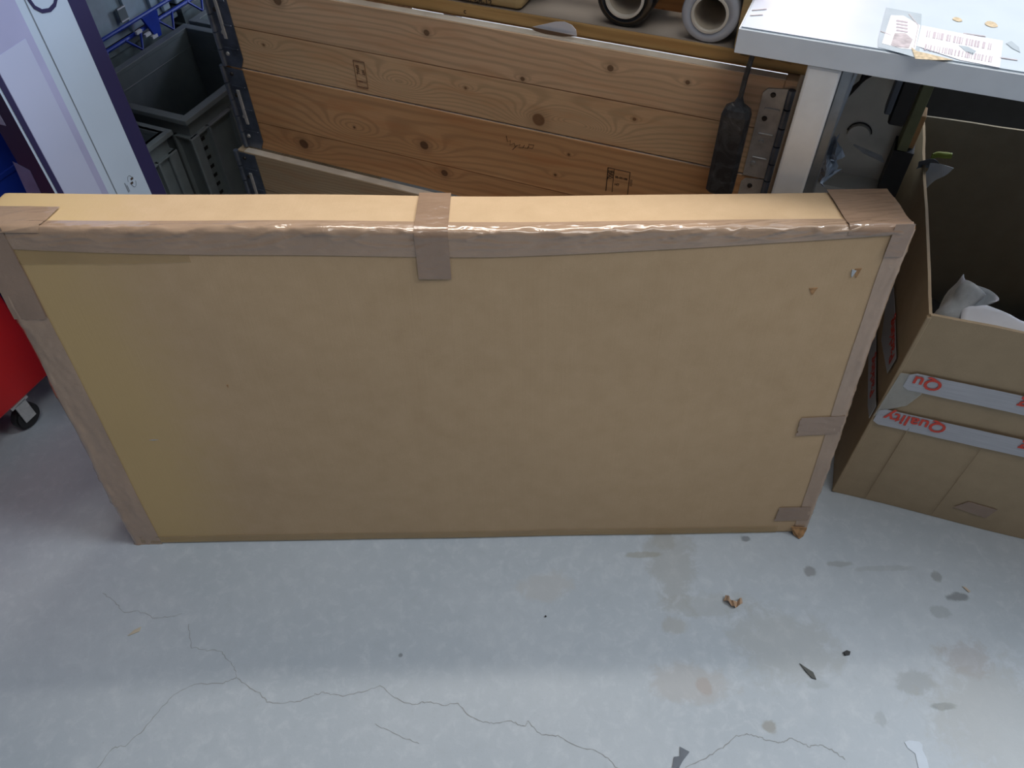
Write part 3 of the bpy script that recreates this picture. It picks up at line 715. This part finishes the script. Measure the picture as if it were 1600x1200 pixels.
vr = [[bm.verts.new(p) for p in r_] for r_ in rr]
for a, b in zip(vr[:-1], vr[1:]):
    for k in range(8): bm.faces.new((a[k], a[(k+1) % 8], b[(k+1) % 8], b[k]))
bm.faces.new(vr[0][::-1]); bm.faces.new(vr[-1]); mk('adapter_body', bm, BLACKP, ad)
cxm, cnm = (bx0+bx1)/2, (bn0+bn1)/2
bm = bmesh.new(); tube(bm, [(cxm, cnm, bz1+.004), (cxm, cnm, bz1+.010), (cxm, cnm, bz1+.016)], [.009, .0065, .0042], 14); mk('strain_relief', bm, BLACKP, ad)
bm = bmesh.new(); tube(bm, [(cxm, cnm, bz1+.012), (cxm+.001, cnm, bz1+.05), (cxm+.004, cnm, ZB-.012), (cxm+.006, cnm, ZB-.001)], .0040, 10); mk('cable', bm, BLACKP, ad)
bm = bmesh.new(); tube(bm, [(cxm+.01, cnm, ZB-.003), (cxm+.03, cnm+.002, ZB-.014), (cxm+.06, cnm+.004, ZB-.017), (cxm+.085, cnm+.004, ZB-.008), (cxm+.1, cnm+.004, ZB-.001)], .0015, 8); mk('thin_wire', bm, BLACK, ad)

# ------------------------------------------------------------------ things under the table
def up(px_, py_, n_=1.5): q = at(px_, py_, N*n_, N); return q.dot(W), q.z
ma = thing('machine', 'grey metal machine housing with a round cover under the white table', 'machine', (0, 0, 0), rotF)
x0, zt_ = up(1300, 100); x1, zl = up(1412, 225)
_, zr = up(1330, 208)
B('housing', (max(x0-.1, .004), 1.50, .40), (x1, 1.95, .80), MACH, ma, bev=.004, seg=2)
xl, za = up(1290, 258); xr, zb2 = up(1405, 262)
B('base_ledge', (max(x0-.1, .004), 1.44, .375), (x1, 1.95, .455), MACH, ma, bev=.004)
B('side_block', (xa_ := up(1405, 215, 1.445)[0], 1.445, .456), (xa_+.035, 1.499, .554), BLACK, ma)
B('plinth', (max(x0-.08, -.0), 1.50, 0), (x1-.02, 1.93, .375), BLACK, ma)
cxr, czr = up(1342, 208)
bm = bmesh.new(); bmesh.ops.create_cone(bm, cap_ends=True, segments=40, radius1=.021, radius2=.020, depth=.012, matrix=Matrix.Translation((cxr, 1.496, czr)) @ Matrix.Rotation(PI/2, 4, 'X'))
mk('round_cover', bm, MACH, ma)
bm = bmesh.new(); tube(bm, [(cxr+.0225*math.cos(a), 1.4985, czr+.0225*math.sin(a)) for a in [PI*(.05+.9*k/20) for k in range(21)]], .0011, 6); mk('gap_ring', bm, BLACK, ma)
x, z = up(1362, 233, 1.48)
bm = bmesh.new(); slab(bm, [(x-.035, 1.470, z+.006), (x+.02, 1.465, z-.004), (x+.028, 1.46, z-.012), (x-.012, 1.465, z-.004)], (0, -.3, 1), .004); mk('paper_remnant', bm, PAPERG, ma)
for i, pts in enumerate(([(1308, 165), (1330, 140), (1352, 122), (1370, 112)], [(1300, 180), (1322, 152), (1345, 128), (1352, 112)])):
    bm = bmesh.new(); tube(bm, [(*[q for q in (up(x, y, 1.44)[0],)], 1.44, up(x, y, 1.44)[1]) for x, y in pts], .0035, 8); tag(mk('cable', bm, BLACK), ('right' if not i else 'left')+' one of two black cables drooping under the white table', 'cable', 'black cables under the table').rotation_euler = rotF
def ubox(name, pa, pb, n_, depth, mat, label, cat, zlow=None):
    xa, z1_ = up(*pa, n_); xb, z0_ = up(*pb, n_)
    o = B(name, (min(xa, xb), n_, z0_ if zlow is None else zlow), (max(xa, xb), n_+depth, z1_), mat, bev=.003); o.rotation_euler = rotF
    return tag(o, label, cat)
kd = thing('black_bracket', 'black metal bracket hanging under the table beside the olive board', 'bracket', (0, 0, 0), rotF)
xa, z1_ = up(1385, 118, 1.43); xb, z0_ = up(1388, 182, 1.43)
B('upright', (xb, 1.40, z0_), (xb+.028, 1.44, ZB-.056), BLACK, kd, bev=.003)
B('side_plate', (xb-.012, 1.395, z0_+.02), (xb-.001, 1.43, ZB-.056), GREYP, kd, bev=.002)
x_, z_ = up(1318, 165, 1.46)
tag(B('black_box', (x_-.035, 1.46, z_-.01), (x_, 1.498, z_+.05), BLACK, bev=.003), 'small black plastic box on the grey machine behind the table leg', 'plastic box').rotation_euler = rotF
xa, z1_ = up(1409, 215, 1.445)
tag(B('olive_board', (xa, 1.445, .555), (xa+.018, 1.497, .80), OLIVE, bev=.001), 'olive board standing upright under the table at the right of the grey machine', 'board').rotation_euler = rotF
tag(B('orange_board', (xa+.0185, 1.46, .555), (xa+.028, 1.497, .62), ORNG, bev=.001), 'orange-brown wooden board standing right of the olive board under the table', 'board').rotation_euler = rotF
def foilf(s, t):
    q = at(1293+26*(s-.5)+12*(t-.5), 253-54*(t-.5), N*1.33, N); return q + N*.03*math.sin(7*s+4*t)
o = crumple('foil_scrap', foilf, 12, 14, .022, 38, 9, PALEP, .0008); tag(o, 'crumpled white and black plastic wrapper behind the table leg', 'wrapper')
# black sheet added for the darkness at the back, closes the view under the table
tag(B('dark_backing', (-.0, 2.10, 0), (1.6, 2.16, .70), BLACK, bev=.003), 'black sheet closing the dark space at the back under the table', 'board').rotation_euler = rotF

# ------------------------------------------------------------------ left: crates
def crate(label, s1, n1, z0, cwid, clen, h, mat, group=None, slots=True):
    """right near top corner at (s1, n1); extends to -s and +n"""
    r = thing('storage_crate', label, 'crate', sn(s1, n1, z0), rotF, group)
    t = .008; i_ = .014
    bm = bmesh.new()
    x0, x1, y0, y1 = -cwid+i_, -i_, i_, clen-i_
    box(bm, (x0, y0, 0), (x1, y1, t)); box(bm, (x0, y0, t), (x0+t, y1, h)); box(bm, (x1-t, y0, t), (x1, y1, h)); box(bm, (x0+t, y0, t), (x1-t, y0+t, h)); box(bm, (x0+t, y1-t, t), (x1-t, y1, h))
    mk('crate_wall', bm, mat, r)
    bm = bmesh.new()
    for zz0, zz1, ex in ((h-.012, h, 0), (h-.055, h-.050, .004)):
        X0, X1, Y0, Y1 = -cwid+ex, -ex, ex, clen-ex
        box(bm, (X0, Y0, zz0), (x0+t+.001, Y1, zz1), .001); box(bm, (x1-t-.001, Y0, zz0), (X1, Y1, zz1), .001)
        box(bm, (x0+t, Y0, zz0), (x1-t, y0+t+.001, zz1), .001); box(bm, (x0+t, y1-t-.001, zz0), (x1-t, Y1, zz1), .001)
    mk('rim', bm, mat, r)
    for fy in (.07, .16, clen-.16, clen-.07): B('rib', (-i_-.001, fy-.003, .004), (-.002, fy+.003, h-.050), mat, r)
    for fx in (.06, .12, cwid-.12, cwid-.06): B('rib', (-fx-.003, .002, .004), (-fx+.003, i_+.001, h-.050), mat, r)
    for yy in (0.002, clen-.032): B('corner_rib', (-i_, yy, .004), (-.003, yy+.030, h-.05), mat, r, .003)
    if slots:
        for k in range(7):
            B('slot_bar', (-.0145, .036, h-.078-.026*k), (-.0125, .052, h-.070-.026*k), BLACK, r)
    return r
crate('large open grey storage crate beside the wooden collars', -1.372, 1.237, .02, .345, .43, .38, CRATE)
crate('grey storage crate between the tall blue box and the large open crate', -1.386, .80, .02, .32, .402, .375, CRATE)
crate('open grey storage crate farthest back on the floor, behind the large one', -1.372, 1.685, .02, .345, .40, .38, CRATE)
crate('lower blue-grey crate at the back left under the blue tray', -1.775, 1.15, .0, .40, .56, .405, CRATE)
crate('upper blue-grey ribbed crate with a white tag, at the back left', -1.785, 1.15, .41, .40, .56, .32, CRATEB, slots=False)
crate('farther blue-grey ribbed crate behind the tagged one', -1.785, 1.73, .41, .40, .56, .32, CRATEB, slots=False).location
crate('farther lower grey crate behind the blue tray', -1.775, 1.73, .0, .40, .56, .405, CRATE)
# white tag holder on upper crate
tg = thing('label_holder', 'small white label holder on the blue-grey crate', 'label', (0, 0, 0), rotF)
q1 = at(188, 14, W*-1.782, W)
B('holder', (-1.784, q1.dot(N)-.014, q1.z-.03), (-1.779, q1.dot(N)+.014, q1.z+.005), CRATE, tg)
for dz in (-.03, .002): B('tab', (-1.779, q1.dot(N)-.014, q1.z+dz), (-1.777, q1.dot(N)+.014, q1.z+dz+.003), PAPER, tg)
# blue wire tray edge
bt = thing('wire_tray', 'blue wire tray rim running below the blue-grey crate', 'tray', (0, 0, 0), rotF)
zt0 = .455
bm = bmesh.new()
tube(bm, [(-1.755, 1.20, zt0), (-1.755, 1.85, zt0)], .005, 8); tube(bm, [(-1.755, 1.20, zt0-.03), (-1.755, 1.85, zt0-.03)], .005, 8)
mk('rail', bm, BLUEP, bt)
for k in range(5):
    nn_ = 1.38+.13*k
    bm = bmesh.new(); tube(bm, [(-1.752, nn_-.03, zt0-.03), (-1.735, nn_, zt0-.065), (-1.752, nn_+.03, zt0-.03)], .004, 6); mk('strut', bm, BLUEP, bt)
bm = bmesh.new(); q1 = at(236, 38, W*-1.75, W)
slab(bm, [(-1.749, q1.dot(N)-.03, zt0), (-1.749, q1.dot(N)+.03, zt0), (-1.745, q1.dot(N)+.012, zt0-.06), (-1.745, q1.dot(N)-.008, zt0-.06)], (1, 0, 0), .008); mk('corner_plate', bm, BLUEP, bt)
wq = [at(218, 50, W*-1.735, W), at(232, 54, W*-1.735, W), at(243, 57, W*-1.735, W)]
for a in wq: B('white_clip', (-1.742, a.dot(N)-.010, a.z-.004), (-1.735, a.dot(N)+.010, a.z+.004), PAPER, bt)

# unseen steel rack, added to shade the crates and the left floor
rk = thing('shade_rack', 'unseen grey steel rack added to shade the storage crates at the left', 'rack', (0, 0, 0), rotF)
B('shelf', (-2.45, .15, .97), (-1.115, 2.25, .995), LEGG, rk, bev=.003); B('shelf', (-2.45, .15, 1.45), (-1.115, 2.25, 1.475), LEGG, rk, bev=.003)
for x_ in (-2.45, -1.17):
    for y_ in (2.20,): B('post', (x_, y_, 0), (x_+.045, y_+.045, 1.6), LEGG, rk, bev=.003)
B('post', (-2.45, .15, 0), (-2.405, .195, 1.6), LEGG, rk, bev=.003)
# tall blue retail box
E0 = at(88, 305, (0, 1.1, 0), (0, 1, 0)); sE, nE = E0.dot(W), E0.dot(N)
def onface(px_, py_): q = at(px_, py_, W*sE, W); return q.dot(N), q.z
nR = onface(262, 305)[0]
tall = thing('tall_box', 'tall narrow navy and silver printed box standing behind the left end of the carton', 'box', (0, 0, 0), rotF)
HT = .965
B('box_body', (sE-.055, nE, .001), (sE-.0008, nR, HT), NAVY, tall, bev=.001)
def strip(pts, mat, off, name='print', label=None):
    """pts: photo points on the side face, extended along the vertical"""
    bm = bmesh.new(); slab(bm, [(sE+off, n_, z_) for n_, z_ in pts], (1, 0, 0), .0004); return mk(name, bm, mat, tall, label=label)
nf = lambda x: onface(x, 305)[0]
strip([(nf(88), .05), (nf(238), .05), (nf(238), HT-.02), (nf(88), HT-.02)], SILV, -.0008, 'side_print', 'silver-blue printed side')
strip([(nf(98), .05), (nf(171), .05), (nf(171), HT-.04), (nf(98), HT-.04)], LAV, -.0003, 'side_print', 'lavender print field')
n_a, z_a = onface(50, 67)
strip([(nf(102), .05), (nf(160), .05), (nf(160), z_a+.01), (nf(102), z_a+.006)], LAVL, .0002, 'side_print', 'light lavender picture')
strip([(nf(92), .05), (nf(101), .05), (nf(101), HT-.05), (nf(92), HT-.05)], NAVY, .0003, 'side_print', 'navy stripe')
strip([(nf(183), .05), (nf(184.4), .05), (nf(184.4), HT-.05), (nf(183), HT-.05)], LINE, -.0002, 'thin_line')
# big letter "C" turned on its side and small round mark
n_c, z_c = onface(79, 5)
me = text('large_letter', 'C', .085, frame((sE+.0003, n_c+.022, z_c-.016), (0, 0, 1), (0, -1, 0), (1, 0, 0)), NAVY, tall, bold=-.0012)
n_c, z_c = onface(206, 283)
bm = bmesh.new()
for a0 in (0, PI): tube(bm, [(sE+.0003, n_c+.006*math.cos(a)+.002*(1 if a0 else -1), z_c+.013*math.sin(a)) for a in [a0+.2+PI*.85*k/12 for k in range(13)]], .0004, 4)
mk('round_mark', bm, LINE, tall)
for dz in (-.003, .004):
    bm = bmesh.new(); box(bm, (sE, n_c-.003+dz*.6, z_c+dz-.002), (sE+.0004, n_c+.003+dz*.6, z_c+dz+.002)); mk('round_mark_dot', bm, INK, tall)
bm = bmesh.new(); box(bm, (sE, n_c-.017, z_c-.014), (sE+.0003, n_c-.0155, z_c+.006)); box(bm, (sE, n_c-.014, z_c-.014), (sE+.0003, n_c-.013, z_c+.0)); mk('small_lettering', bm, LINE, tall)
# label on the front (narrow) face
FP = N*nE; q = [at(x, y, FP, N) for x, y in ((20, 252), (47, 266), (66, 305), (44, 305))]
bm = bmesh.new(); slab(bm, [(v.dot(W), nE-.0002, v.z) for v in q], (0, -1, 0), .0005); mk('label', bm, simple('lilac_label', (.20, .20, .40), .5), tall)
q = at(2, 185, FP, N); bm = bmesh.new(); box(bm, (q.dot(W)-.01, nE-.0008, q.z-.012), (q.dot(W)+.002, nE, q.z+.012)); mk('label', bm, LAV, tall)
# bright blue box further left
q = at(14, 305, (0, 1.12, 0), (0, 1, 0))
q = q - W*.04
b2 = thing('blue_box', 'bright blue box standing at the far left edge behind the tall printed box', 'box', (0, 0, 0), rotF)
B('box_body', (q.dot(W)-.28, q.dot(N)+.0, .001), (q.dot(W)+.008, q.dot(N)+.075, .68), BLUEP, b2, bev=.002)
B('lid_edge', (q.dot(W)-.282, q.dot(N)-.002, .60), (q.dot(W)+.010, q.dot(N)+.077, .61), BLUEP, b2, bev=.001)

# red trolley at the left edge
rt = thing('red_trolley', 'red metal trolley on casters at the left edge behind the flat carton', 'trolley', (0, 0, 0), rotF)
rs = -1.416; rn0, rn1, rz0, rz1 = .18, .665, .085, .50
bm = bmesh.new(); box(bm, (rs-.30, rn0, rz0), (rs, rn1, rz1), .006, 2); mk('trolley_body', bm, RED, rt)
B('top_tray', (rs-.305, rn0-.005, rz1), (rs+.003, rn1+.003, rz1+.02), RED, rt, bev=.004)
for cs_, cn_ in ((rs-.03, .565), (rs-.03, rn0+.05), (rs-.26, .565), (rs-.26, rn0+.05)):
    bm = bmesh.new(); bmesh.ops.create_cone(bm, cap_ends=True, segments=28, radius1=.031, radius2=.031, depth=.022, matrix=Matrix.Translation((cs_+.012, cn_, .0315)) @ Matrix.Rotation(PI/2, 4, 'Y') @ Matrix.Rotation(.0, 4, 'X'))
    bmesh.ops.bevel(bm, geom=[e for e in bm.edges if len(e.link_faces) == 2 and e.calc_face_angle(0) > 1], offset=.005, segments=2, affect='EDGES')
    wh = mk('caster', bm, BLACK, rt)
    bm = bmesh.new(); box(bm, (cs_-.004, cn_-.014, .028), (cs_-.001, cn_+.014, .082)); box(bm, (cs_+.0255, cn_-.014, .028), (cs_+.0285, cn_+.014, .082)); box(bm, (cs_-.004, cn_-.022, .078), (cs_+.0285, cn_+.022, .0845)); mk('caster_fork', bm, GALV, wh)

# ------------------------------------------------------------------ litter on the floor
def litter(name, pts, mat, label, th=.0012, z=.0006, cat='scrap', crump=0):
    bm = bmesh.new(); ps = [floor_at(x, y) for x, y in pts]
    slab(bm, [Vector((p.x, p.y, z+crump*random.random())) for p in ps], (0, 0, 1), th); return tag(mk(name, bm, mat), label, cat)
t = thing('tape_scrap', 'small crumpled brown tape scrap on the floor below the flat carton', 'scrap', floor_at(1146, 937))
def tsf(s, t_): q = floor_at(1131+28*s, 934+9*t_-4*math.cos(6*s)+6*s); return Vector((q.x, q.y, .004+.006*math.sin(9*s)**2)) - t.location
crumple('crumpled_tape', tsf, 16, 5, .004, 70, 3, TAPE, .0006, t)
litter('torn_sticker', [(1062, 1167), (1077, 1175), (1066, 1190), (1061, 1200), (1050, 1200), (1053, 1183), (1062, 1182)], GREYP, 'dark grey notched scrap of tape at the lower edge of the floor')
litter('floor_label', [(1413, 1160), (1420, 1157), (1436, 1159), (1441, 1164), (1441, 1172), (1448, 1186), (1452, 1205), (1436, 1205), (1432, 1188), (1430, 1178), (1418, 1169)], PALEP, 'pale curved torn label piece at the lower right of the floor', .0005)
litter('bark_splinter', [(1249, 1037), (1256, 1042), (1270, 1051), (1275, 1062), (1268, 1060), (1258, 1049)], simple('dark_splinter', (.08, .085, .08), .7), 'dark pointed splinter lying on the floor', .002)
litter('black_crumb', [(1317, 1020), (1322, 1017), (1328, 1019), (1327, 1024), (1320, 1025)], BLACK, 'tiny black crumb on the floor right of the dark splinter', .003)
litter('wood_sliver', [(200, 994), (210, 985), (221, 980), (218, 987), (206, 992)], simple('pale_sliver', (.50, .44, .34), .7), 'pale wood sliver on the floor at the left', .0015)
litter('wood_chip', [(1503, 917), (1508, 918), (1516, 925), (1513, 926)], simple('pale_chip', (.52, .42, .32), .7), 'tiny pale wood chip beside the dark oval stain at the right', .0015)
litter('black_speck', [(851, 963), (853, 962), (854, 964), (852, 965)], BLACK, 'tiny black speck on the floor below the middle of the carton', .002)
